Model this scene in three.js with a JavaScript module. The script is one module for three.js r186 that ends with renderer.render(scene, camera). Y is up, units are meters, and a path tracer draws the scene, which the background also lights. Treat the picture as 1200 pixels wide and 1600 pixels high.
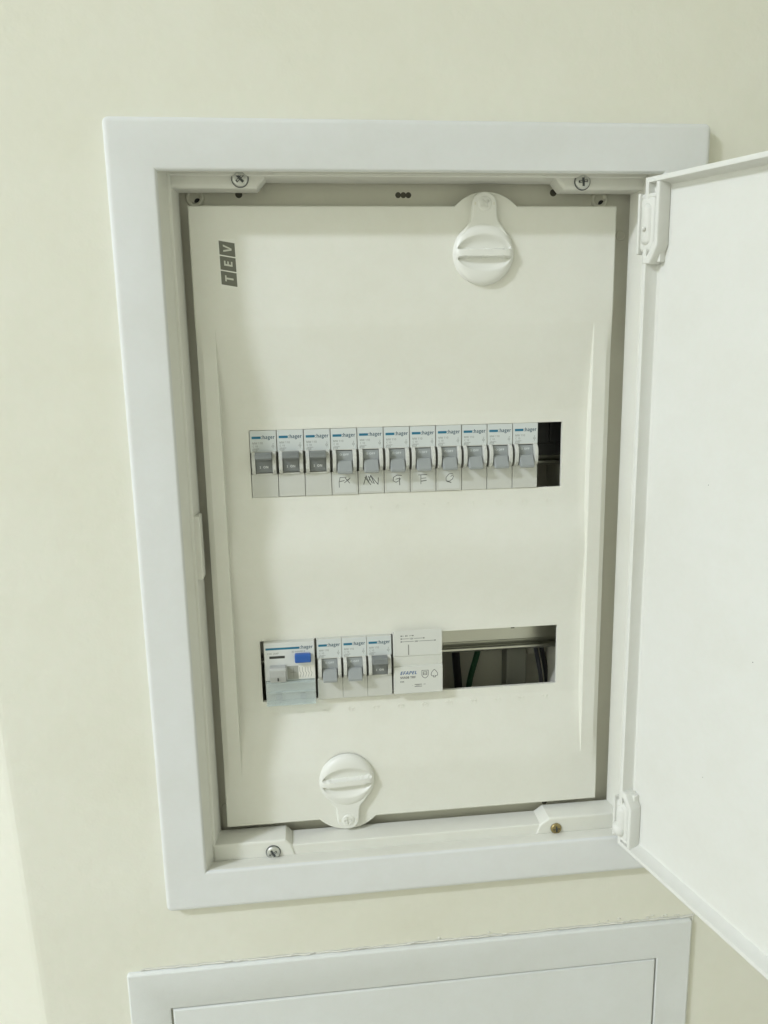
import * as THREE from 'three';
import { RoundedBoxGeometry } from 'three/addons/geometries/RoundedBoxGeometry.js';
import { mergeGeometries, mergeVertices, toCreasedNormals } from 'three/addons/utils/BufferGeometryUtils.js';
import { FontLoader } from 'three/addons/loaders/FontLoader.js';
import { TextGeometry } from 'three/addons/geometries/TextGeometry.js';
import { RectAreaLightUniformsLib } from 'three/addons/lights/RectAreaLightUniformsLib.js';
import { Brush, Evaluator, SUBTRACTION } from 'three-bvh-csg';

// ---------------------------------------------------------------- camera, lamp, exposure
const scene = new THREE.Scene();
const Y0 = 1.2;                                    // height of the cabinet's centre above the floor, metres
const camera = new THREE.PerspectiveCamera(67.45, 3 / 4, 0.02, 30);
camera.position.set(-0.07361, Y0 + 0.11706, 0.50691);
camera.rotation.set(-0.191745, -0.105041, -0.019754, 'YXZ');
const renderer = new THREE.WebGLRenderer({ antialias: true });
renderer.toneMapping = THREE.LinearToneMapping;
renderer.toneMappingExposure = 1.0;
renderer.shadowMap.enabled = true;
const LAMP = { x: -2.22, y: Y0 + 1.67, z: 1.28, w: .5, d: .14, color: new THREE.Color().setRGB(0.93, 1.0, 1.18), nits: 318 };
RectAreaLightUniformsLib.init();

// ---------------------------------------------------------------- helpers (shapes are written in millimetres)
const used = {};
function numbered(n) { const k = used[n] = (used[n] ?? -1) + 1; return k ? n + '_' + String(k).padStart(3, '0') : n; }
let seed = 7;
const rnd = () => (seed = (seed * 16807) % 2147483647) / 2147483647;
const box = (x0, x1, y0, y1, z0, z1, r = 0) => {
  const g = r ? new RoundedBoxGeometry(x1 - x0, y1 - y0, z1 - z0, 3, r) : new THREE.BoxGeometry(x1 - x0, y1 - y0, z1 - z0);
  return g.translate((x0 + x1) / 2, (y0 + y1) / 2, (z0 + z1) / 2);
};
const clean = g => { g = g.index ? g.toNonIndexed() : g; for (const k of Object.keys(g.attributes)) if (!['position', 'normal', 'uv'].includes(k)) g.deleteAttribute(k); return g; };
const merge = gs => mergeGeometries(gs.map(clean));
const poly = pts => new THREE.Shape(pts.map(p => new THREE.Vector2(p[0], p[1])));
function prism(pts, z0, z1, bevel = 0, holes = []) {          // outline in xy, extruded from z0 to z1
  const s = poly(pts); for (const h of holes) s.holes.push(new THREE.Path(h.map(p => new THREE.Vector2(p[0], p[1]))));
  const g = new THREE.ExtrudeGeometry(s, { depth: z1 - z0 - 2 * bevel, bevelEnabled: bevel > 0, bevelSize: bevel, bevelOffset: -bevel, bevelThickness: bevel, bevelSegments: 3, curveSegments: 24 });
  return g.translate(0, 0, z0 + bevel);
}
function sideProfile(pts, x0, x1, bevel = 0) {               // outline in (z, y), extruded along x
  const g = prism(pts.map(([z, y]) => [-z, y]), x0, x1, bevel);
  return g.applyMatrix4(new THREE.Matrix4().makeBasis(new THREE.Vector3(0, 0, -1), new THREE.Vector3(0, 1, 0), new THREE.Vector3(1, 0, 0)));
}
const R4 = ([l, r, b, t], d) => [l - d, r + d, b - d, t + d];
function rectSweep(steps, crease = 0.5, rad = 0) {           // steps: [rect, z]; quads between successive rectangles with rounded corners
  const pos = [], uv = [], base = steps[0][0], NC = rad ? 5 : 1;
  const cs = ([[l, r, b, t], z]) => {
    const q = Math.max(.05, rad + ((r - l) - (base[1] - base[0])) / 2), out = [];
    if (!rad) return [[l, b, z], [r, b, z], [r, t, z], [l, t, z]];
    [[l + q, b + q, Math.PI], [r - q, b + q, 1.5 * Math.PI], [r - q, t - q, 0], [l + q, t - q, .5 * Math.PI]].forEach(([x, y, a]) => { for (let k = 0; k < NC; k++) { const e = a + k / (NC - 1) * Math.PI / 2; out.push([x + q * Math.cos(e), y + q * Math.sin(e), z]); } });
    return out;
  };
  for (let i = 0; i + 1 < steps.length; i++) {
    const A = cs(steps[i]), B = cs(steps[i + 1]);
    for (let k = 0; k < A.length; k++) {
      const m = (k + 1) % A.length;
      for (const p of [A[k], A[m], B[m], A[k], B[m], B[k]]) { pos.push(...p); uv.push(p[0] * .001 + p[2] * .001, p[1] * .001); }
    }
  }
  const g = new THREE.BufferGeometry();
  g.setAttribute('position', new THREE.Float32BufferAttribute(pos, 3));
  g.setAttribute('uv', new THREE.Float32BufferAttribute(uv, 2));
  g.computeVertexNormals();
  return toCreasedNormals(g, crease);
}
function planarUV(g, k = 0.001) {                            // uv in metres on the dominant plane
  const p = g.attributes.position, n = g.attributes.normal, uv = new Float32Array(p.count * 2);
  for (let i = 0; i < p.count; i++) {
    const ax = Math.abs(n.getX(i)), ay = Math.abs(n.getY(i)), az = Math.abs(n.getZ(i));
    const [u, v] = az >= ax && az >= ay ? [p.getX(i), p.getY(i)] : ax > ay ? [p.getZ(i), p.getY(i)] : [p.getX(i), p.getZ(i)];
    uv[2 * i] = u * k; uv[2 * i + 1] = v * k;
  }
  g.setAttribute('uv', new THREE.BufferAttribute(uv, 2)); return g;
}
function put(name, g, mat, parent, keepUV = false) {         // millimetre geometry -> named mesh
  g = clean(Array.isArray(g) ? merge(g) : g);
  if (!keepUV) planarUV(g);
  g.scale(.001, .001, .001);
  const m = new THREE.Mesh(g, mat); m.name = name; m.castShadow = m.receiveShadow = true;
  parent.add(m); return m;
}
function thing(name, label, category, [x, y, z], group) {    // x, y, z in mm relative to the cabinet's centre
  const o = new THREE.Group(); o.name = numbered(name); scene.add(o);
  o.position.set(x * .001, Y0 + y * .001, z * .001);
  o.userData = { label, category }; if (group) o.userData.group = group;
  return o;
}
function structure(name, g, mat) {                            // geometry in metres
  g = planarUV(clean(g), 1);
  const m = new THREE.Mesh(g, mat); m.name = name; m.castShadow = m.receiveShadow = true; m.userData.kind = 'structure'; scene.add(m); return m;
}

// ---------------------------------------------------------------- textures and materials
function hash(x, y) { const s = Math.sin(x * 127.1 + y * 311.7) * 43758.5453; return s - Math.floor(s); }
function vnoise(x, y, per) {
  const xi = Math.floor(x), yi = Math.floor(y), f = x - xi, g = y - yi, u = f * f * (3 - 2 * f), v = g * g * (3 - 2 * g);
  const h = (a, b) => hash(((a % per) + per) % per, ((b % per) + per) % per);
  return (h(xi, yi) * (1 - u) + h(xi + 1, yi) * u) * (1 - v) + (h(xi, yi + 1) * (1 - u) + h(xi + 1, yi + 1) * u) * v;
}
function noiseTex(size, octs, lo, hi, metres, srgb = false, tint = [1, 1, 1]) {
  const d = new Uint8Array(size * size * 4);
  for (let y = 0; y < size; y++) for (let x = 0; x < size; x++) {
    let s = 0, w = 0; for (const [per, amp] of octs) { s += amp * vnoise(x / size * per, y / size * per, per); w += amp; }
    const v = lo + (hi - lo) * s / w, i = 4 * (y * size + x);
    for (let k = 0; k < 3; k++) d[i + k] = Math.max(0, Math.min(255, 255 * (1 - (1 - v) * tint[k])));
    d[i + 3] = 255;
  }
  const t = new THREE.DataTexture(d, size, size); t.wrapS = t.wrapT = THREE.RepeatWrapping; t.magFilter = THREE.LinearFilter; t.minFilter = THREE.LinearMipmapLinearFilter; t.generateMipmaps = true;
  t.repeat.set(1 / metres, 1 / metres); if (srgb) t.colorSpace = THREE.SRGBColorSpace; t.needsUpdate = true; return t;
}
const rgb = (r, g, b) => new THREE.Color().setRGB(r, g, b);
const wallBump = noiseTex(1024, [[24, 1], [64, .8], [190, .5], [420, .35]], 0, 1, .5);
const wallTint = noiseTex(512, [[5, 1], [13, .7], [41, .5], [160, .4]], .955, 1, .9, true, [.8, .9, 1.4]);
const plasticBump = noiseTex(512, [[60, 1], [200, .8]], 0, 1, .12);
const plasticTint = noiseTex(512, [[4, 1], [11, .8], [37, .5], [140, .35]], .955, 1, .31, true, [.8, .9, 1.3]);
const plasticRough = noiseTex(512, [[5, 1], [17, .8], [70, .5]], .38, .66, .23);
const metalRough = noiseTex(256, [[9, 1], [60, .8]], .25, .6, .05);
const std = o => new THREE.MeshStandardMaterial({ side: THREE.DoubleSide, ...o });
const M = {
  wall: std({ color: rgb(.82, .815, .705), roughness: .85, map: wallTint, bumpMap: wallBump, bumpScale: .00035 }),
  ceiling: std({ color: rgb(.82, .81, .78), roughness: .9 }),
  floor: std({ color: rgb(.50, .47, .41), roughness: .5 }),
  frame: std({ color: rgb(.77, .785, .765), roughness: .72, map: plasticTint, bumpMap: plasticBump, bumpScale: .00004 }),
  plate: std({ color: rgb(.845, .843, .758), roughness: 1, roughnessMap: plasticRough, map: plasticTint, bumpMap: plasticBump, bumpScale: .00004 }),
  rim: std({ color: rgb(.82, .82, .745), roughness: .5, map: plasticTint, bumpMap: plasticBump, bumpScale: .00004 }),
  latch: std({ color: rgb(.82, .82, .745), roughness: .38 }),
  doorP: std({ color: rgb(.77, .775, .725), roughness: .66, map: plasticTint, bumpMap: plasticBump, bumpScale: .00003 }),
  hatch: std({ color: rgb(.77, .79, .765), roughness: .68, map: plasticTint, bumpMap: plasticBump, bumpScale: .00005 }),
  caulk: std({ color: rgb(.80, .79, .70), roughness: .8, bumpMap: wallBump, bumpScale: .0006 }),
  backBox: std({ color: rgb(.80, .785, .66), roughness: .7, map: plasticTint }),
  steel: std({ color: rgb(.62, .63, .60), roughness: 1, roughnessMap: metalRough, metalness: 1 }),
  brass: std({ color: rgb(.36, .29, .14), roughness: 1, roughnessMap: metalRough, metalness: 1 }),
  dark: std({ color: rgb(.03, .03, .025), roughness: .7 }),
  partition: std({ color: rgb(.33, .33, .27), roughness: .7 }),
  hole: std({ color: rgb(.10, .095, .07), roughness: .9 }),
  screwShade: std({ color: rgb(.13, .14, .14), roughness: .6, metalness: .6 }),  // dark tone for the shade painted in and around screw heads
  rail: std({ color: rgb(.66, .66, .60), roughness: .3, metalness: 1 }),
  module: std({ color: rgb(.66, .67, .62), roughness: .5, map: plasticTint, bumpMap: plasticBump, bumpScale: .00003 }),
  transformer: std({ color: rgb(.72, .73, .67), roughness: .5, map: plasticTint }),
  toggle: std({ color: rgb(.21, .225, .215), roughness: .42 }),  // darker copy of the toggle grey: shade under raised levers put into colour
  toggleLit: std({ color: rgb(.33, .35, .34), roughness: .42 }),  // lighter copy of the same grey: light on lowered levers put into colour
  rcdToggle: std({ color: rgb(.48, .49, .46), roughness: .45 }),
  blue: std({ color: rgb(.03, .115, .40), roughness: .3 }),
  flap: new THREE.MeshPhysicalMaterial({ color: rgb(.92, .955, .96), roughness: .14, transmission: .85, thickness: 0, ior: 1.5, side: THREE.DoubleSide }),
  blackCable: std({ color: rgb(.025, .025, .025), roughness: .5 }),
  greenCable: std({ color: rgb(.03, .11, .05), roughness: .5 }),
  greyCable: std({ color: rgb(.10, .10, .11), roughness: .5 }),
};
function canvasTex(w, h, draw) {
  const c = document.createElement('canvas'); c.width = w; c.height = h; const x = c.getContext('2d'); draw(x, w, h);
  const t = new THREE.CanvasTexture(c); t.colorSpace = THREE.SRGBColorSpace; t.anisotropy = 8; return t;
}
function printed(name, w, h, tex, rough, parent, [x, y, z], rotX = 0) {   // a printed flat area, size in mm, lower left corner at x, y, z
  const g = new THREE.PlaneGeometry(w, h).rotateX(rotX).translate(x + w / 2, y + h / 2, z);
  const m = put(name, g, std({ map: tex, roughness: rough, side: THREE.FrontSide }), parent, true); m.castShadow = false; return m;
}
const sr = c => '#' + c.getHexString();

// ---------------------------------------------------------------- the setting: walls, floor, ceiling, lamp
const BX = -0.282;                                             // where the wall bends back on the left
{
  const yB = -Y0, yT = 1.75, xR = .75, zF = 2.0, xL = -3.1, ang = .36, WZ = .0046, lean = .029;
  const zL = -(BX - xL) * Math.tan(ang);
  const up = g => g.translate(0, Y0, 0), ex = y => BX - lean * y;   // the bend is a little out of plumb
  const m = prism([[ex(yB), yB], [xR, yB], [xR, yT], [ex(yT), yT]], -.14, WZ, 0, [[[-.1565, -.2385], [-.1565, .2395], [.1645, .2395], [.1645, -.2385]]]);
  // the stretch on the left bends back: a plan outline raised to the ceiling, its corner slightly rounded
  const plan = [[BX, WZ], [BX - .003, WZ - .0002], [BX - .006, WZ - .001], [xL, zL], [xL, zL - .14], [BX, -.14]];
  const side = new THREE.ExtrudeGeometry(poly(plan.map(([x, z]) => [x, -z])), { depth: yT - yB, bevelEnabled: false });
  side.rotateX(-Math.PI / 2).translate(0, yB, 0);
  { const p = side.attributes.position; for (let i = 0; i < p.count; i++) p.setX(i, p.getX(i) - lean * p.getY(i) * Math.max(0, (p.getX(i) - xL) / (BX - xL))); }
  structure('wall', up(merge([m, side])), M.wall);
  structure('wall_right', new THREE.BoxGeometry(.1, yT - yB, zF + .3).translate(xR + .05, (yB + yT) / 2 + Y0, zF / 2), M.wall);
  structure('wall_behind', new THREE.BoxGeometry(xR - xL + .4, yT - yB, .1).translate((xR + xL) / 2, (yB + yT) / 2 + Y0, zF + .05), M.wall);
  structure('wall_far_left', new THREE.BoxGeometry(.1, yT - yB, zF - zL + .4).translate(xL - .05, (yB + yT) / 2 + Y0, (zF + zL) / 2), M.wall);
  structure('floor', new THREE.BoxGeometry(xR - xL + .6, .1, zF - zL + .6).translate((xR + xL) / 2, -.05, (zF + zL) / 2), M.floor);
  structure('ceiling', new THREE.BoxGeometry(xR - xL + .6, .1, zF - zL + .6).translate((xR + xL) / 2, yT + Y0 + .05, (zF + zL) / 2), M.ceiling);
  // a short tube fitting under the ceiling, up and to the left of the cabinet
  const l = new THREE.Group(); l.name = 'ceiling_lamp'; l.position.set(LAMP.x, LAMP.y, LAMP.z); scene.add(l);
  l.userData = { label: 'lit white tube lamp fixed to the ceiling of the room', category: 'lamp' };
  const housing = new THREE.Mesh(new RoundedBoxGeometry(LAMP.w + .05, yT + Y0 - LAMP.y - .012, LAMP.d + .03, 3, .01).translate(0, (yT + Y0 - LAMP.y) / 2 + .005, 0), M.frame); housing.name = 'housing'; l.add(housing);
  const glow = new THREE.Mesh(new THREE.BoxGeometry(LAMP.w, .012, LAMP.d).translate(0, .002, 0), new THREE.MeshStandardMaterial({ color: 0xffffff, emissive: LAMP.color, emissiveIntensity: 4 })); glow.name = 'diffuser'; l.add(glow);
  const p = new THREE.RectAreaLight(LAMP.color, LAMP.nits, LAMP.w, LAMP.d); p.name = 'tube'; p.rotation.x = -Math.PI / 2; p.position.y = -.008; l.add(p);
}

// ---------------------------------------------------------------- the distribution cabinet
const O = [-182.2, 191.4, -263.2, 261.5], I = [-152.5, 161, -233.6, 231.6], LIP = [-145.2, 154, -228.6, 232];
const cab = thing('distribution_cabinet', 'white flush electrical distribution cabinet with its door swung open', 'fuse box', [0, 0, 0]);
put('frame', [rectSweep([[O, 4.65], [O, 9.0], [R4(O, -.3), 10.4], [R4(O, -1), 11.4], [R4(O, -2.2), 11.9], [R4(O, -3.4), 12]], .6, 4),
  rectSweep([[R4(O, -3.3), 12], [R4(I, 2.2), 12], [R4(I, 1.2), 11.75], [R4(I, .45), 11.05], [R4(I, .1), 10]], .6)], M.frame, cab);
put('inner_rim', [rectSweep([[R4(I, .1), 9.99], [I, 8.8],
  [[-149.4, 158.2, -236.5, 236.8], -4], [[-148.2, 157, -229.4, 233], -4.2], [[-147.4, 156.2, -228.8, 232.4], -4.8],
  [LIP, -22], [R4(LIP, 1.6), -22.05], [R4(LIP, 1.8), -8], [[-156, 164, -238, 239], -8], [[-156, 164, -238, 239], -.6]], .6)], M.rim, cab);
// screw lugs in the four corners of the opening
const lugs = [
  [[[-149, 239], [-149, 225.6], [-95.5, 225.6], [-90.2, 231.5], [-86, 239]], 2.2],
  [[[158, 239], [158, 225.6], [102.5, 225.6], [97.2, 231.5], [93, 239]], 2.2],
  [[[-149, -237], [-149, -223.5], [-97, -223.5], [-92.6, -228.2], [-90, -237]], 1.4],
  [[[158, -237], [158, -223.9], [101.5, -223.9], [94, -229.2], [91, -237]], 1.4],
];
lugs.forEach(([p, b], i) => put('screw_lug', prism(i % 3 ? p.slice().reverse() : p, -22.6, i < 2 ? -6.2 : -3.2, b), M.rim, cab));
// latch keeper on the left cheek of the opening, thin mould lines on the bottom ledge
put('latch_keeper', box(-148.6, -143.6, -25, 19, -19, -5.6, .8), M.rim, cab);
put('frame_rib', [box(-85, 88, 233.2, 234.4, -4.2, -2.6, .4), box(-128.6, -128, -237, -229, -4.6, -3.2, .2)], M.rim, cab);
// steel screws with cross recess
function screwHead(r) {
  const pts = [[0, 2.4], [r * .45, 2.35], [r * .8, 2.0], [r * .95, 1.5], [r, .8], [r, -1], [r * .5, -3], [0, -3]].map(p => new THREE.Vector2(p[0], p[1]));
  const head = new Brush(new THREE.LatheGeometry(pts.reverse(), 28).rotateX(Math.PI / 2));
  const w = r * .17, l = r * .62;
  const cut = [box(-l, l, -w, w, .4, 4), box(-w, w, -l, l, .4, 4)].map(g => new Brush(g));
  for (const q of [head, ...cut]) q.updateMatrixWorld();
  try { const e = new Evaluator(); e.useGroups = false; const one = e.evaluate(head, cut[0], SUBTRACTION); one.updateMatrixWorld(); return clean(e.evaluate(one, cut[1], SUBTRACTION).geometry); } catch (err) { console.log('csg ' + err); return clean(head.geometry); }
}
const sg = screwHead(4.9), sgs = screwHead(4.2);
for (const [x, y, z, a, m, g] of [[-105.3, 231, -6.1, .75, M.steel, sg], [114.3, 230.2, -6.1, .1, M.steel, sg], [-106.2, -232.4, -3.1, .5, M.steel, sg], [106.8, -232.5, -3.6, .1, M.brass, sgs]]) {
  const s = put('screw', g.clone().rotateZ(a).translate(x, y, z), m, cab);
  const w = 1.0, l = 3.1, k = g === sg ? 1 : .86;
  put('cross_shade', merge([box(-l * k, l * k, -w * k, w * k, .3, 1.5), box(-w * k, w * k, -l * k, l * k, .31, 1.51)]).rotateZ(a).translate(x, y, z), M.screwShade, s);  // dark cross: shade of the cut recess put into colour
  put('countersink_shade', new THREE.TorusGeometry(5.1 * k, .32, 8, 32).translate(x, y, z + .1), M.screwShade, s);  // dark ring standing in for the shaded gap round the head
}
// recessed back box
const bi = [-153.4, 161.4, -236.4, 237.4], bz = -96;
put('box_wall', box(bi[0] - 1.6, bi[0], bi[2], bi[3], bz, -8.4), M.backBox, cab);
put('box_wall', box(bi[1], bi[1] + 1.6, bi[2], bi[3], bz, -8.4), M.backBox, cab);
put('box_wall', box(bi[0] - 1.6, bi[1] + 1.6, bi[3], bi[3] + 1.2, bz, -8.6), M.backBox, cab);
put('box_wall', box(bi[0] - 1.6, bi[1] + 1.6, bi[2] - 1.2, bi[2], bz, -8.6), M.backBox, cab);
put('box_back', box(bi[0] - 1.6, bi[1] + 1.6, bi[2] - 1.2, bi[3] + 1.2, bz - 2, bz - .01), M.backBox, cab);
// the box's inner flange, just behind the cover plate, with its moulded holes
const fz = -29.2;
put('inner_flange', prism([[bi[0], bi[2]], [bi[1], bi[2]], [bi[1], bi[3]], [bi[0], bi[3]]], fz - 2, fz, 0, [[[-128, -206], [-128, 207], [132, 207], [132, -206]]]), M.backBox, cab);
const disc = (x, y, r, z0, z1) => new THREE.CylinderGeometry(r, r, z1 - z0, 24).rotateX(Math.PI / 2).translate(x, y, (z0 + z1) / 2);
for (const x of [-3.5, 0, 3.4]) put('knockout', disc(x, 226.4, 1.9, fz - 1, fz + .1), M.hole, cab);
put('knockout', disc(-108, 226.6, 2.3, fz - 1, fz + .12), M.hole, cab);
put('knockout', disc(102.6, 228.2, 2.3, fz - 1, fz + .12), M.hole, cab);
put('knockout', disc(106, -226.6, 2.0, fz - 1, fz + .12), M.hole, cab);
for (const [x, y] of [[-136, 224.3], [135, 223.7]]) { const p = put('corner_post', new THREE.TorusGeometry(4.6, 1.5, 12, 28).translate(x, y, fz + .4), M.backBox, cab); put('screw_hole', disc(x + 1.6, y - 2.4, 2.2, fz - 1, fz + .3), M.dark, p); }
put('moulded_boss', merge([new THREE.TorusGeometry(3.1, .55, 8, 24).translate(151.3, 200.5, fz), disc(151.3, 200.5, 1.2, fz - 1, fz + .5)]), M.backBox, cab);
put('moulded_boss', prism([[-144.4, -236], [-144.4, -208], [-143, -206], [-141, -206], [-139, -208], [-139, -236]].reverse(), fz - .5, fz + 1.2, .3), M.backBox, cab);
for (const y of [-85, 62]) {
  const rl = put('mounting_rail', [box(bi[0] + 4, bi[1] - 4, y - 15, y + 21, -60, -56, 1.2), box(bi[0] + 4, bi[1] - 4, y - 23, y - 19, -59.6, -55.2, 1.9), box(bi[0] + 4, bi[1] - 4, y - 22, y - 14, -63, -61.5)], M.rail, cab);
  if (y < 0) { put('rail_slot', box(84.5, 87.5, y - 5.4, y + 4, -56.4, -55.85, .15), M.hole, rl); put('rail_slot', disc(106, y + 2.4, 4, -56.6, -55.87), M.hole, rl); }
}
put('rail_bracket', box(124, 128, -225, 225, -95, -63.2), M.backBox, cab);
put('rail_bracket', box(-122, -118, -225, 225, -95, -63.2), M.backBox, cab);
put('cable_partition', box(88, 105, -222, -96, -95.9, -80, 1), M.partition, cab);
put('cable_clip', box(108, 127, -126, -112, -95.9, -88, 1.2), M.backBox, cab);

// ---- the cover plate: a moulded sheet that dips round the two module slots
const PL = [-139.8, 143.2, -219.4, 217.5], S1 = [-109.4, 111.7, 26.8, 73.6], S2 = [-109.4, 111.7, -124.9, -78.3];
const sm = t => { t = Math.max(0, Math.min(1, t)); return t * t * (3 - 2 * t); };
const soft = t => { t = Math.max(0, Math.min(1, t)); return t - .02 * Math.sin(2 * Math.PI * t); };
const dip = y => y > 142 ? 0 : y > 82 ? 7.4 * soft((142 - y) / 60) : y > 20 ? 7.4 : y > -16 ? 7.4 - 3.6 * sm((20 - y) / 36) : y > -70 ? 3.8 + 3.6 * sm((-16 - y) / 54) : y > -131 ? 7.4 : y > -180 ? 7.4 * (1 - soft((-131 - y) / 49)) : 0;
const edgeBand = y => Math.max(0, Math.min(1, (152 - y) / 30)) * Math.max(0, Math.min(1, (y + 195) / 30));
function plateZ(x, y) {
  const inset = Math.min(x - PL[0], PL[1] - x);
  let z = -18;
  if (x > -127 && x < 129.8) z -= dip(y);
  z -= 1.6 * edgeBand(y) * (1 - sm((inset - .5) / 3.4));
  z -= .5 * (1 - sm(Math.min(inset, y - PL[2], PL[3] - y) / .7));
  return z;
}
{
  const xs = new Set(), ys = new Set();
  for (const d of [0, .2, .45, .75, 1.5, 2.5, 4, 6]) { xs.add(PL[0] + d); xs.add(PL[1] - d); }
  for (const d of [0, .2, .45, .75]) { ys.add(PL[2] + d); ys.add(PL[3] - d); }
  for (const x of [-127.25, -126.98, 129.78, 130.05, S1[0], S1[1]]) xs.add(x);
  for (let x = -120; x < 125; x += 10) xs.add(x);
  for (const y of [S1[2], S1[3], S2[2], S2[3], 82, 142, 20, -16, -70, -131, -180]) ys.add(y);
  for (let y = -216; y < 216; y += 3) if (![...ys].some(q => Math.abs(q - y) < .9)) ys.add(y);
  const X = [...xs].sort((a, b) => a - b), Y = [...ys].sort((a, b) => a - b);
  const inS = (x, y) => [S1, S2].some(s => x > s[0] && x < s[1] && y > s[2] && y < s[3]);
  const pos = [], q = (a, b, c, d) => pos.push(...a, ...b, ...c, ...a, ...c, ...d);
  const P = (x, y) => [x, y, plateZ(x, y)], back = p => [p[0], p[1], p[2] - 2.6];
  for (let i = 0; i + 1 < X.length; i++) for (let j = 0; j + 1 < Y.length; j++) {
    const mx = (X[i] + X[i + 1]) / 2, my = (Y[j] + Y[j + 1]) / 2;
    if (inS(mx, my)) continue;
    const a = P(X[i], Y[j]), b = P(X[i + 1], Y[j]), c = P(X[i + 1], Y[j + 1]), d = P(X[i], Y[j + 1]);
    q(a, b, c, d); q(back(b), back(a), back(d), back(c));
    if (i === 0 || inS((X[i] + X[i - 1]) / 2, my)) q(d, back(d), back(a), a);
    if (i + 2 === X.length || inS((X[i + 1] + X[i + 2]) / 2, my)) q(b, back(b), back(c), c);
    if (j === 0 || inS(mx, (Y[j] + Y[j - 1]) / 2)) q(a, back(a), back(b), b);
    if (j + 2 === Y.length || inS(mx, (Y[j + 1] + Y[j + 2]) / 2)) q(c, back(c), back(d), d);
  }
  const g = new THREE.BufferGeometry(); g.setAttribute('position', new THREE.Float32BufferAttribute(pos, 3));
  g.setAttribute('uv', new THREE.Float32BufferAttribute(new Float32Array(pos.length / 3 * 2), 2)); g.computeVertexNormals();
  const ear = (cx, y0, s) => {                               // rounded ear that carries the latch screw
    const pts = [], r = 28.5, cy = y0 + s * (9 - 28.5);
    for (let k = 0; k <= 24; k++) { const t = -.86 + 1.72 * k / 24; pts.push([cx + r * Math.sin(t), cy + s * r * Math.cos(t)]); }
    return prism(s > 0 ? pts.reverse() : pts, -20.7, -18.02, .4);
  };
  const plate = put('cover_plate', [toCreasedNormals(g, .35), ear(53.4, 217.5, 1), ear(-50.1, -219.4, -1)], M.plate, cab);
  // the maker's mark, printed sideways: three slanted squares
  const tev = canvasTex(816, 288, (x, w, h) => {
    x.fillStyle = sr(M.plate.color); x.fillRect(0, 0, w, h);
    ['T', 'E', 'V'].forEach((ch, i) => {
      x.save(); x.translate(18 + i * 246, 0); x.transform(1, 0, -.19, 1, 56, 0);
      x.fillStyle = '#6f7063'; x.fillRect(0, 12, 226, 264);
      x.fillStyle = '#cfd0c2'; x.font = 'bold 196px sans-serif'; x.textAlign = 'center'; x.textBaseline = 'middle'; x.fillText(ch, 113, 150); x.restore();
    });
  });
  const lg = new THREE.PlaneGeometry(30.8, 10.9).rotateZ(Math.PI / 2 + .015).translate(-116.4, 182, -17.93);
  const lm = put('maker_mark', lg, std({ map: tev, roughness: .5, side: THREE.FrontSide }), plate, true); lm.castShadow = false;
  // raised module numbers under the slots
  const font = await new FontLoader().loadAsync('fonts/droid/droid_sans_regular.typeface.json');
  for (const [n0, yy] of [[1, 14.2], [13, -137.6]]) for (let k = 0; k < 12; k++) {
    const t = new TextGeometry(String(n0 + k), { font, size: 4, depth: .7, curveSegments: 3, bevelEnabled: false }); t.computeBoundingBox();
    const x = -100.2 + 18.45 * k - (t.boundingBox.max.x + t.boundingBox.min.x) / 2;
    const z = plateZ(0, yy + 2), tilt = Math.atan2(plateZ(0, yy) - plateZ(0, yy + 4), -4);
    t.rotateX(0).translate(x, yy, z - .52);
    put('raised_number', t, M.plate, plate);
    void tilt;
  }
}
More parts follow.
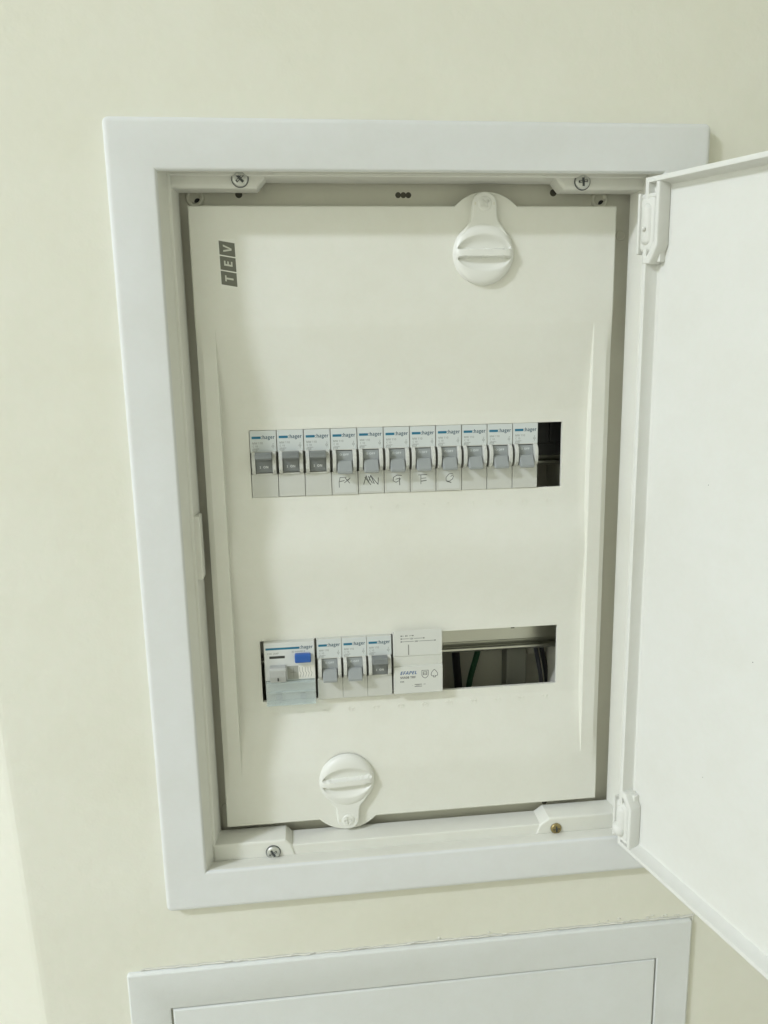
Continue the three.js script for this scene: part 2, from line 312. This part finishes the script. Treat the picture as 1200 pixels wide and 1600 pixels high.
// ---- turn latches
function turnLatch(cx, cy, s, zc, grip) {                    // s = 1: screw tab upwards, -1: downwards
  const r = 20.6, P = 56;
  const H = (x, y) => {                                       // dished disc with a raised grip bar across it
    const d = Math.hypot(x, y) / r; if (d > 1) return 0;
    const dome = 5.1 * Math.sqrt(Math.max(0, 1 - Math.pow(d, 6)));
    const yy = y * Math.cos(grip) - x * Math.sin(grip), xx = x * Math.cos(grip) + y * Math.sin(grip);
    const bar = sm((2.9 - Math.abs(yy)) / .7), scoop = (Math.abs(yy) < 10.5 - .012 * xx * xx * 2.2) ? 1 : 0;
    const lens = Math.max(0, 1 - Math.pow(Math.abs(yy) / Math.max(.5, 12.4 * Math.sqrt(Math.max(0, 1 - (xx / 18.8) ** 2))), 2.2));
    const cut = Math.abs(xx) < 18.7 ? 3.1 * sm(lens * 1.1) : 0; void scoop;
    return dome - cut * (1 - bar) + bar * .9 * sm((1 - d) * 9);
  };
  const pos = [], N = 96, K = 40;
  const V = (i, k) => { const rr = r * Math.pow(i / K, .75), a = 2 * Math.PI * k / N, x = rr * Math.cos(a), y = rr * Math.sin(a); return [cx + x, cy + y, zc + (i === K ? -1 : H(x, y))]; };
  for (let i = 0; i < K; i++) for (let k = 0; k < N; k++) { const a = V(i, k), b = V(i + 1, k), c = V(i + 1, k + 1), d = V(i, k + 1); pos.push(...a, ...b, ...c); if (i) pos.push(...a, ...c, ...d); }
  const g = new THREE.BufferGeometry(); g.setAttribute('position', new THREE.Float32BufferAttribute(pos, 3)); g.setAttribute('uv', new THREE.Float32BufferAttribute(new Float32Array(pos.length / 3 * 2), 2)); g.computeVertexNormals();
  const ty = cy + s * 31;
  const neckPts = [[cx - 16, cy + s * 11], [cx - 12.4, cy + s * 16.4], [cx - 9.4, cy + s * 20], [cx - 8.5, cy + s * 23], [cx - 8.2, ty], [cx + 8.2, ty], [cx + 8.5, cy + s * 23], [cx + 9.4, cy + s * 20], [cx + 12.4, cy + s * 16.4], [cx + 16, cy + s * 11]];
  const neck = prism(s > 0 ? neckPts.reverse() : neckPts, zc - 1, zc + 3.6, 1);
  const cap = []; for (let k = 0; k < 28; k++) { const a = 2 * Math.PI * k / 28; cap.push([cx + 8.1 * Math.cos(a), ty + 7.4 * Math.sin(a)]); }
  const hub = prism(cap, zc - 1, zc + 3.7, 1);
  const l = put('turn_latch', [toCreasedNormals(g, .8), neck, hub], M.latch, cab);
  const sc = screwHead(4.9).rotateZ(s > 0 ? .62 : .12).scale(1, 1, .8).translate(cx, ty, zc + 2.6);
  put('latch_screw', sc, M.latch, l);
  put('screw_well', merge([-1, 1].map(e => box(cx + e * 6.3 - .4, cx + e * 6.3 + .4, ty - .9, ty + .9, zc + 3.5, zc + 3.78))), M.backBox, l);
}
turnLatch(51.6, 187.4, 1, -17.6, 0);
turnLatch(-50.1, -187.6, -1, -17.6, .045);

// ---- the open door: a shallow tray, hinged on the right, its free end drooping a little
{
  const A = 1.2613, W = 306, T = 227.8, B = -234.7;
  const droop = g => { const p = g.attributes.position; for (let i = 0; i < p.count; i++) p.setY(i, p.getY(i) - .063 * p.getX(i)); g.computeVertexNormals(); return g; };
  const rim = [4.5, W, B, T];
  const tray = rectSweep([[rim, -15], [[rim[0], W, B, T], -1.2], [[rim[0] + .4, W - .4, B + .4, T - .4], -.35], [[rim[0] + 1, W - 1, B + 1, T - 1], 0], [[rim[0] + 2, W - 2, B + 2, T - 2], 0], [[rim[0] + 2.7, W - 2.7, B + 2.7, T - 2.7], -.4], [[rim[0] + 3, W - 3, B + 3, T - 3], -1.2], [[rim[0] + 3.4, W - 3.4, B + 4.0, T - 4.0], -9.5], [[rim[0] + 4.2, W - 4.2, B + 5, T - 5], -11.4], [[rim[0] + 6, W - 6, B + 7, T - 7], -12]], .7);
  // lower the hinge side of the rim
  const tp = tray.attributes.position; for (let i = 0; i < tp.count; i++) if (tp.getX(i) < 9 && tp.getZ(i) > -3) tp.setZ(i, -3 + (tp.getZ(i) + 3) * .1);
  const skin = box(rim[0], W, B, T, -15, -12.02);
  const d = put('door', toCreasedNormals(droop(merge([tray, skin])), .7), M.doorP, cab);
  d.position.set(.14283, 0, .01396); d.rotation.y = -A;
  d.userData.label = 'white door of the cabinet swung wide open';
  const sub = (n, gs, m = M.doorP) => put(n, toCreasedNormals(droop(clean(Array.isArray(gs) ? merge(gs) : gs)), .6), m, d);
  // hinge pockets: the side wall steps inwards round each hinge
  sub('hinge_pocket', prism([[14, T - 3.2], [14, 190], [8.2, 181], [4.6, 181], [4.6, 176], [11, 176], [17, 187], [17, T - 3.2]].reverse(), -12.1, -2.2, 1.1));
  sub('hinge_pocket', prism([[14, B + 3.2], [14, -203], [8.2, -196], [4.6, -196], [4.6, -191], [11, -191], [17, -200], [17, B + 3.2]], -12.1, -2.2, 1.1));
  const knuckle = (u0, u1, s) => [box(.2, 13.6, u0, u1, -11.6, -2.6, 3.2), new THREE.CapsuleGeometry(5.0, (u1 - u0) * .5, 8, 28).translate(6.6, (u0 + u1) / 2, -5.4), box(-.4, 1.6, u0 - 1, u1 + 2, -9, -1.2, .9), box(1, 13.8, s > 0 ? u1 - 1.5 : u0 - 1.4, s > 0 ? u1 + 1.4 : u0 + 1.5, -11.5, -3, 1.2)];
  sub('hinge_seat', box(4.6, 14.6, 177, T - 3.4, -12.1, -7.4, .6)); sub('hinge_seat', box(4.6, 14.6, B + 3.4, -192, -12.1, -7.4, .6));
  sub('hinge', [...knuckle(183, 217, 1), new THREE.SphereGeometry(1.3, 12, 8).translate(7.6, 197, .3), box(.5, 9.5, 178.5, 186, -10.5, -4.6, 2.4)]);
  sub('hinge', [...knuckle(-229, -200, -1), new THREE.SphereGeometry(5.6, 24, 16).translate(5.4, -222, -3.6), box(.5, 9, -203, -195, -10.5, -4.6, 2.4)]);
  // small dirt specks stuck to the inside of the door
  for (const [s, u, r] of [[92, 185, .55], [95, 182.5, .35], [90.2, 184.4, .25], [60, 40, .25], [101, -60, .3], [70, -150, .25]]) sub('speck', new THREE.SphereGeometry(r, 8, 6).scale(1, 1, .3).translate(s, u + .063 * s, -11.95), M.dark);
}

// ---------------------------------------------------------------- circuit breakers
const PITCH = 18.45, BH = 46.4;
const baseCol = sr(M.module.color);
const rr2 = (x, a, b, w, h, r) => { x.beginPath(); x.moveTo(a + r, b); x.arcTo(a + w, b, a + w, b + h, r); x.arcTo(a + w, b + h, a, b + h, r); x.arcTo(a, b + h, a, b, r); x.arcTo(a, b, a + w, b, r); x.fill(); };
const upperTex = canvasTex(512, 416, (x, w, h) => {
  const k = w / 18; x.fillStyle = '#d3d8d4'; x.fillRect(0, 0, w, h);
  x.fillStyle = '#1f6f8c'; rr2(x, 1.1 * k, 3.9 * k, 6.4 * k, 1.75 * k, .3 * k);
  x.fillStyle = '#1d4558'; x.font = `bold ${3.5 * k}px sans-serif`; x.textBaseline = 'alphabetic'; x.fillText(':hager', 7.7 * k, 5.85 * k, 9.4 * k);
  x.fillStyle = '#7d8079'; x.font = `${2.0 * k}px sans-serif`; x.fillText('MW 110', 1.4 * k, 9.4 * k, 8 * k); x.font = `${1.8 * k}px sans-serif`; x.fillText('C 10', 1.6 * k, 11.5 * k); x.fillText('2', 15.3 * k, 10.2 * k); x.fillText('1', 15.3 * k, 13 * k);
  x.font = `${1.2 * k}px sans-serif`; x.fillText('230/400V~', 1.5 * k, 13.1 * k, 5 * k); x.strokeStyle = '#7d8079'; x.lineWidth = .2 * k; x.strokeRect(15 * k, 10.7 * k, 1.4 * k, .8 * k); x.strokeRect(1.5 * k, 13.4 * k, 3 * k, .8 * k);
});
const onTex = canvasTex(256, 160, (x, w, h) => { x.fillStyle = sr(M.toggle.color); x.fillRect(0, 0, w, h); x.fillStyle = '#d8dad6'; x.font = 'bold 58px sans-serif'; x.textBaseline = 'middle'; x.fillText('I', 54, 92); x.fillText('ON', 112, 92); });
const offTex = canvasTex(256, 128, (x, w, h) => { x.fillStyle = sr(M.toggleLit.color); x.fillRect(0, 0, w, h); x.fillStyle = '#d4d8d6'; x.font = 'bold 56px sans-serif'; x.textBaseline = 'middle'; x.textAlign = 'center'; x.fillText('O OFF', 128, 62, 220); });
// pencil letters written on the lower face; strokes in a 100 x 80 box
const strokes = {
  FX: [[[12, 78], [15, 40], [20, 12], [58, 10]], [[16, 38], [44, 34]], [[46, 46], [84, 16]], [[50, 14], [80, 50]], [[60, 28], [74, 26]]],
  MU: [[[4, 64], [18, 8], [34, 52], [48, 6], [66, 60]], [[10, 20], [48, 68]], [[52, 14], [90, 70], [96, 24]], [[30, 10], [58, 58]]],
  G: [[[78, 12], [50, 8], [26, 24], [22, 46], [40, 56], [62, 46], [70, 32], [48, 34]], [[64, 26], [66, 76]], [[40, 34], [56, 30]]],
  F: [[[36, 76], [38, 12]], [[20, 14], [74, 10]], [[38, 34], [66, 32]], [[36, 56], [72, 52]]],
  C: [[[78, 10], [52, 12], [32, 36], [34, 58], [54, 64], [72, 50], [80, 30]], [[38, 62], [66, 70]], [[60, 30], [76, 22]]],
};
const lowerTex = key => canvasTex(384, 320, (x, w, h) => {
  x.fillStyle = baseCol; x.fillRect(0, 0, w, h); x.strokeStyle = '#5a5c56'; x.lineCap = x.lineJoin = 'round';
  for (const s of strokes[key]) { x.lineWidth = 10 + 6 * rnd(); x.beginPath(); s.forEach(([a, b], i) => { const px = 40 + a * 2.9 + rnd() * 14, py = 8 + b * 2.7 + rnd() * 14; i ? x.lineTo(px, py) : x.moveTo(px, py); }); x.stroke(); }
});
const bodyG = merge([sideProfile([[-31, 0], [-.25, 0], [0, .25], [0, 16.2], [-5.2, 16.6], [-5.2, 31], [0, 31.4], [0, BH - .25], [-.25, BH], [-31, BH]].reverse(), -9.02, 9.02, .18)]);
const cheekG = merge([-1, 1].map(e => sideProfile([[-5, 15.7], [.3, 15.9], [2.6, 17.2], [4.3, 19.6], [4.9, 23], [4.9, 26], [4.2, 29], [2.2, 31.4], [.3, 32.2], [-5, 32.2]].reverse(), e > 0 ? 5.75 : -8.3, e > 0 ? 8.3 : -5.75, .3)));
const sillG = box(-5.8, 5.8, 15.75, 17.0, -5, .9, .3);
const onG = sideProfile([[-5, 17.6], [1.6, 17.6], [3.6, 26.9], [8.2, 27.3], [8.6, 28.2], [7.4, 31.9], [6.6, 32.1], [2, 31.6], [-5, 31.2]].reverse(), -5.6, 5.6, .25);
const onRidge = merge([28.4, 29.6, 30.8].map(y => box(-5.2, 5.2, y - .25, y + .25, 7.2, 8.55 - (y - 28) * .2, .1)));
const offG = merge([sideProfile([[-5, 17.2], [.6, 17.2], [.9, 24.5], [-.6, 30.8], [-5, 31]].reverse(), -5.65, 5.65, .2), sideProfile([[0, 17.4], [6.6, 15.5], [7.4, 16], [7.5, 17.4], [3.4, 23.8], [2.6, 24.3], [0, 24.4]].reverse(), -5.1, 5.1, .7)]);
function makeBreaker(on, key) {
  const t = thing('circuit_breaker', '', 'breaker', [0, 0, 0], 'circuit breakers clipped in the cabinet');
  put('body', bodyG.clone(), M.module, t);
  put('toggle_guard', cheekG.clone(), M.module, t);
  put('sill', sillG.clone(), M.module, t);
  printed('label', 17.6, 14.2, upperTex, .5, t, [-8.8, 32.0, .06]);
  if (on) {
    const l = put('toggle', [onG.clone(), onRidge.clone()], M.toggle, t);
    const a = Math.atan2(2.0, 9.3), m = printed('on_mark', 10.6, 6.6, onTex, .45, l, [-5.3, 0, 0]); m.rotation.x = a; m.position.set(0, .0187, .00206);
  } else {
    const l = put('toggle', offG.clone(), M.toggleLit, t);
    const m = printed('off_mark', 10.6, 4.6, offTex, .45, l, [-5.3, 0, 0]); m.rotation.x = -Math.atan2(1.5, 6.3); m.position.set(0, .0259, .00068);
  }
  if (key) printed('pencil_mark', 15, 12.4, lowerTex(key), .5, t, [-7.5, 1.5, .06]);
  return t;
}
const rowLabels1 = [
  [1, null, 'switched on breaker with dark toggle up, at the closed end of the upper slot'],
  [1, null, 'breaker switched on, dark toggle up, middle of three in the upper row'],
  [1, null, 'breaker switched on, dark toggle up, next to the pencilled FX breaker'],
  [0, 'FX', 'breaker switched off with FX pencilled under its grey toggle'],
  [0, 'MU', 'breaker switched off with a scrawled M pencilled under its toggle'],
  [0, 'G', 'breaker switched off with G pencilled, between breakers pencilled M and F'],
  [0, 'F', 'breaker switched off with a letter F pencilled under its grey toggle'],
  [0, 'C', 'breaker switched off with C pencilled, next to the breaker pencilled F'],
  [0, null, 'unmarked breaker switched off, beside the breaker pencilled C'],
  [0, null, 'unmarked breaker switched off, middle of three unmarked ones in the upper row'],
  [0, null, 'unmarked breaker switched off, beside the empty dark gap of the upper slot'],
];
rowLabels1.forEach(([on, key, label], k) => {
  const t = makeBreaker(on, key); t.userData.label = label;
  t.position.set((-109.2 + PITCH * (k + .5)) * .001, Y0 + (26.95 + (k % 3 === 1 ? .12 : 0)) * .001, (-24.75 + .12 * ((k * 5) % 4)) * .001);
});
[[0, 'breaker switched off in the lower row, beside the module with the blue button'], [0, 'breaker switched off in the lower row, middle of the three breakers there'], [1, 'breaker switched on in the lower row, beside the transformer module']].forEach(([on, label], k) => {
  const t = makeBreaker(on, null); t.userData.label = label;
  t.position.set((-69 + 18.25 * (k + .5)) * .001, Y0 - .1242, -.0215);
});

// ---------------------------------------------------------------- residual current device with blue test button
{
  const W = 36.2, H = 46.8, t = thing('residual_current_device', 'wide grey safety switch with blue test button and clear flap', 'safety switch', [-106.6, -125, -20.4]);
  const y = v => H - v;                                          // distances measured from the top
  put('body', sideProfile([[-35, 0], [-5, 0], [-5, y(41)], [-2.6, y(39.8)], [-2.6, y(33.2)], [-.9, y(32.6)], [-.9, y(28.6)], [0, y(28.2)], [0, H - .3], [-.3, H], [-35, H]].reverse(), 0, W, .2), M.module, t);
  const tex = canvasTex(768, 608, (x, w, h) => {
    const k = w / 36; x.fillStyle = '#dadcd6'; x.fillRect(0, 0, w, h);
    x.fillStyle = '#1f6f8c'; x.fillRect(.9 * k, 3.6 * k, 24.6 * k, 1.6 * k); x.fillStyle = '#1d4558'; x.font = `bold ${3.4 * k}px sans-serif`; x.fillText(':hager', 25.8 * k, 5.3 * k, 9.2 * k);
    x.fillStyle = '#85887f'; x.font = `${1.9 * k}px sans-serif`; x.fillText('CDC 264P', 2 * k, 8.6 * k, 12 * k); x.fillText('30 mA/40 A', 19.5 * k, 7.9 * k, 15 * k);
    x.fillStyle = '#3c3d38'; x.fillRect(3.4 * k, 9.9 * k, 11.2 * k, 1.9 * k);
    x.fillStyle = '#e4e3d8'; x.fillRect(16 * k, 18 * k, 20 * k, 10.2 * k); x.fillStyle = '#a7a89e'; x.fillRect(16 * k, 18 * k, 8 * k, 10.2 * k);
    x.strokeStyle = '#77786f'; x.lineWidth = .25 * k; for (let i = 0; i < 5; i++) { x.beginPath(); x.moveTo((25 + 2 * i) * k, 19.4 * k); x.lineTo((25 + 2 * i) * k, 22.6 * k); x.lineTo((25.9 + 2 * i) * k, 24 * k); x.lineTo((25 + 2 * i) * k, 27 * k); x.stroke(); }
    x.beginPath(); x.moveTo(18 * k, 23 * k); x.lineTo(22.6 * k, 23 * k); x.moveTo(20.4 * k, 19.5 * k); x.lineTo(20.4 * k, 27 * k); x.stroke();
  });
  printed('label', W - .6, 28.4, tex, .5, t, [.3, y(28.6), .07]);
  put('test_button', box(21.8, 33.4, y(15), y(8.6), -1, 4, 1), M.blue, t);
  const tg = put('toggle', [sideProfile([[-1, y(29)], [3.4, y(28.8)], [5.6, y(24)], [6.6, y(18.6)], [5.8, y(17)], [-1, y(16.8)]], 3.6, 15.2, .4)], M.rcdToggle, t);
  put('on_mark', box(9, 9.9, y(27.2), y(23.8), 4, 4.9).rotateX(0), M.dark, tg).position.z = .0004;
  put('flap', [box(.4, W - .4, -.4, y(29), 2.2, 3.2, .4), box(.4, W - .4, -.4, .8, -4.8, 2.4, .3), box(.4, W - .4, y(30), y(29), -.8, 2.4, .3)], M.flap, t);
  for (const x of [9.2, 27]) { const d = put('terminal_screw', new THREE.CylinderGeometry(2.5, 2.5, 1.4, 24).rotateX(Math.PI / 2).translate(x, y(43.6), -4.6), M.rcdToggle, t); void d; }
  put('flap_rib', box(.8, W - .8, y(36.4), y(35.9), 3.2, 3.6, .15), M.flap, t);
}
// ---------------------------------------------------------------- bell transformer
{
  const W = 36.2, H = 46.2, t = thing('bell_transformer', 'plain white transformer module with blue maker name and bell symbol', 'transformer', [-13.2, -122.9, -18.6]);
  const y = v => H - v;
  put('body', sideProfile([[-37, 0], [-.5, 0], [0, .5], [0, y(25.2)], [-1.6, y(24.8)], [-1.6, y(18)], [-2.1, y(17.8)], [-2.1, y(17.3)], [-1.6, y(17.1)], [-1.6, H - .4], [-2, H], [-37, H]].reverse(), 0, W, .25), M.transformer, t);
  const bg = '#d9dad1';
  const top = canvasTex(768, 416, (x, w, h) => {
    const k = w / 36; x.fillStyle = bg; x.fillRect(0, 0, w, h); x.strokeStyle = x.fillStyle = '#5a5b55'; x.lineWidth = .3 * k; x.font = `bold ${1.7 * k}px sans-serif`; x.textAlign = 'center';
    [[5.6, 14.4, 4.2, '8V'], [5.6, 22.6, 6.4, '12V'], [5.6, 31, 8.6, '24V']].forEach(([a, b, q, s]) => {
      x.beginPath(); x.moveTo(a * k, q * k); x.lineTo(b * k, q * k); x.stroke();
      for (const e of [a, b]) { x.beginPath(); x.arc(e * k, q * k, .5 * k, 0, 7); x.fill(); }
      const m = a + (b - a) * .45; x.save(); x.fillStyle = bg; x.fillRect((m - 2) * k, (q - 1) * k, 4 * k, 2 * k); x.restore(); x.fillText(s, m * k, (q + .6) * k);
    });
    x.fillStyle = '#8a8b83'; x.fillRect(10.6 * k, 11 * k, .8 * k, 8 * k); 
  });
  printed('label', W - .8, 19.4, top, .5, t, [.4, y(20.2) + 3.2, -1.53]);
  const low = canvasTex(768, 464, (x, w, h) => {
    const k = w / 36; x.fillStyle = bg; x.fillRect(0, 0, w, h);
    x.fillStyle = '#174a86'; x.font = `italic bold ${3.7 * k}px sans-serif`; x.fillText('EFAPEL', 4.0 * k, 6.3 * k, 13 * k);
    x.fillStyle = '#484944'; x.font = `bold ${2.5 * k}px sans-serif`; x.fillText('55508 TRF', 4.2 * k, 9.6 * k, 15 * k); x.font = `bold ${1.7 * k}px sans-serif`; x.fillText('EV4', 4.2 * k, 12.6 * k);
    x.strokeStyle = '#4c4d48'; x.lineWidth = .38 * k;
    x.beginPath(); x.moveTo(20.6 * k, 3.6 * k); x.lineTo(20.6 * k, 7.4 * k); x.quadraticCurveTo(21 * k, 9.2 * k, 23 * k, 10 * k); x.quadraticCurveTo(25 * k, 9.2 * k, 25.4 * k, 7.4 * k); x.lineTo(25.4 * k, 3.6 * k); x.closePath(); x.stroke(); x.strokeRect(21.7 * k, 4.8 * k, 2.6 * k, 2.4 * k); x.beginPath(); x.moveTo(21.7 * k, 6 * k); x.lineTo(24.3 * k, 6 * k); x.stroke();
    x.beginPath(); x.moveTo(30 * k, 3.2 * k); x.quadraticCurveTo(27.4 * k, 5.6 * k, 27.6 * k, 7.6 * k); x.quadraticCurveTo(28.2 * k, 9.2 * k, 29.5 * k, 8.4 * k); x.lineTo(29.4 * k, 9.6 * k); x.lineTo(30.8 * k, 9.6 * k); x.lineTo(30.6 * k, 8.4 * k); x.quadraticCurveTo(32 * k, 9.2 * k, 32.5 * k, 7.6 * k); x.quadraticCurveTo(32.6 * k, 5.6 * k, 30 * k, 3.2 * k); x.stroke();
    x.fillStyle = '#6a6b64'; x.fillRect(15 * k, 14.6 * k, 5.6 * k, .5 * k); x.fillRect(15 * k, 16.2 * k, 5.6 * k, .5 * k); x.font = `${1.5 * k}px sans-serif`; x.fillText('~', 13 * k, 15.9 * k); x.fillText('+O', 21.4 * k, 15.4 * k); x.fillText('8VA', 16 * k, 16 * k);
  });
  printed('label', W - .8, 20.6, low, .5, t, [.4, .3 + .2, .07]);
}
// ---------------------------------------------------------------- cables seen in the gaps
function cable(name, label, pts, r, mat, group) {
  const [bx, by, bz2] = pts[pts.length - 1], t = new THREE.CatmullRomCurve3(pts.map(p => new THREE.Vector3(p[0] - bx, p[1] - by, p[2] - bz2)));
  const m = put(name, new THREE.TubeGeometry(t, 40, r, 10), mat, scene); m.name = numbered(name);
  m.position.set(bx * .001, Y0 + by * .001, bz2 * .001); m.userData = { label, category: 'cable', ...(group ? { group } : {}) };
}
cable('cable', 'thick black cable behind the rail next to the transformer module', [[44, -30, -78], [45, -80, -80], [46, -120, -84], [49, -160, -86], [46, -233, -86]], 3.3, M.blackCable);
cable('cable', 'green cable hanging below the rail in the lower slot', [[74, -20, -78], [69, -80, -78], [64, -118, -82], [57, -150, -84], [56, -233, -84]], 2.4, M.greenCable);
cable('cable', 'dark grey cable in the lower slot, hugging a black one', [[104, -20, -80], [108, -90, -80], [114, -120, -84], [120, -152, -86], [118, -233, -86]], 1.7, M.greyCable);
cable('cable', 'thin black cable in the lower slot beside a dark grey one', [[108, -20, -74], [112, -90, -76], [118.6, -120, -82], [124.6, -152, -84], [123, -233, -84]], 2.0, M.blackCable);
{
  const t = thing('dark_block', 'black block added to darken the empty end of the upper slot', 'dark_block', [106, 52, -54]);  // black block added to make the empty slot end dark, no known part
  put('block_body', [box(-14, 20, -5, 34, -1, 6, .8), box(-14, 20, 3, 4.2, 6, 7.4, .3)], M.blackCable, t);
  for (const x of [-6, 4, 14]) put('fin', box(x - .8, x + .8, 6, 33, 5.8, 9, .4), M.blackCable, t);
}
// ---------------------------------------------------------------- the hatch below
{
  const t = thing('service_hatch', 'plain white metal hatch set in the wall below the cabinet', 'hatch', [0, -860, 0]);
  const y = v => v + 860, o = [-215.2, 215.4, y(-820), y(-314.5)], i = [-185.9, 187.6, y(-790), y(-345.8)];
  put('frame', [rectSweep([[o, 4.65], [o, 6.2], [R4(o, -.5), 7.4], [R4(o, -1.6), 8]], .6, 2.5), rectSweep([[R4(o, -1.55), 8], [R4(i, .6), 8], [R4(i, .1), 7.7], [i, 7.1], [i, 4.1]], .6)], M.hatch, t);
  put('leaf', [rectSweep([[R4(i, -1.3), 4.1], [R4(i, -1.3), 6.6], [R4(i, -1.8), 7.5], [R4(i, -2.8), 7.9]], .6), box(i[0] + 2.7, i[1] - 2.7, i[2] + 2.7, i[3] - 2.7, 4.1, 7.88)], M.hatch, t);
  // ragged filler along the top and right edges
  const bead = (a, b, n, r0) => {
    const pts = [], len = Math.hypot(b[0] - a[0], b[1] - a[1]);
    for (let k = 0; k <= n; k++) pts.push(new THREE.Vector3(a[0] + (b[0] - a[0]) * k / n + (rnd() - .5) * .8, a[1] + (b[1] - a[1]) * k / n + (rnd() - .5) * .8, .2 + rnd() * .6));
    const g = new THREE.TubeGeometry(new THREE.CatmullRomCurve3(pts), n * 3, r0, 9), p = g.attributes.position;
    for (let k = 0; k < p.count; k++) { const f = .9 + .2 * hash(Math.floor(k / 10), 3); const c = Math.floor(k / 10) / (n * 3); p.setZ(k, p.getZ(k) * f); p.setY(k, p.getY(k) + (hash(c * 911, k % 10) - .5) * .3); }
    g.translate(0, 0, 4); g.computeVertexNormals(); void len; return g;
  };
  put('filler', [bead([-205, y(-313.6), 0], [218, y(-313.2), 0], 90, .95), bead([216.2, y(-313), 0], [216.4, y(-480), 0], 40, .8)], M.caulk, t);
  for (let k = 0; k < 12; k++) { const x = k < 10 ? 130 + rnd() * 86 : -60 + rnd() * 140; put('filler_crumb', new THREE.IcosahedronGeometry(.45 + rnd() * .7, 1).scale(1.5, .9, .8).translate(x, y(-311.8 + rnd() * 2.2), 4.5), M.caulk, t); }
}
renderer.render(scene, camera);
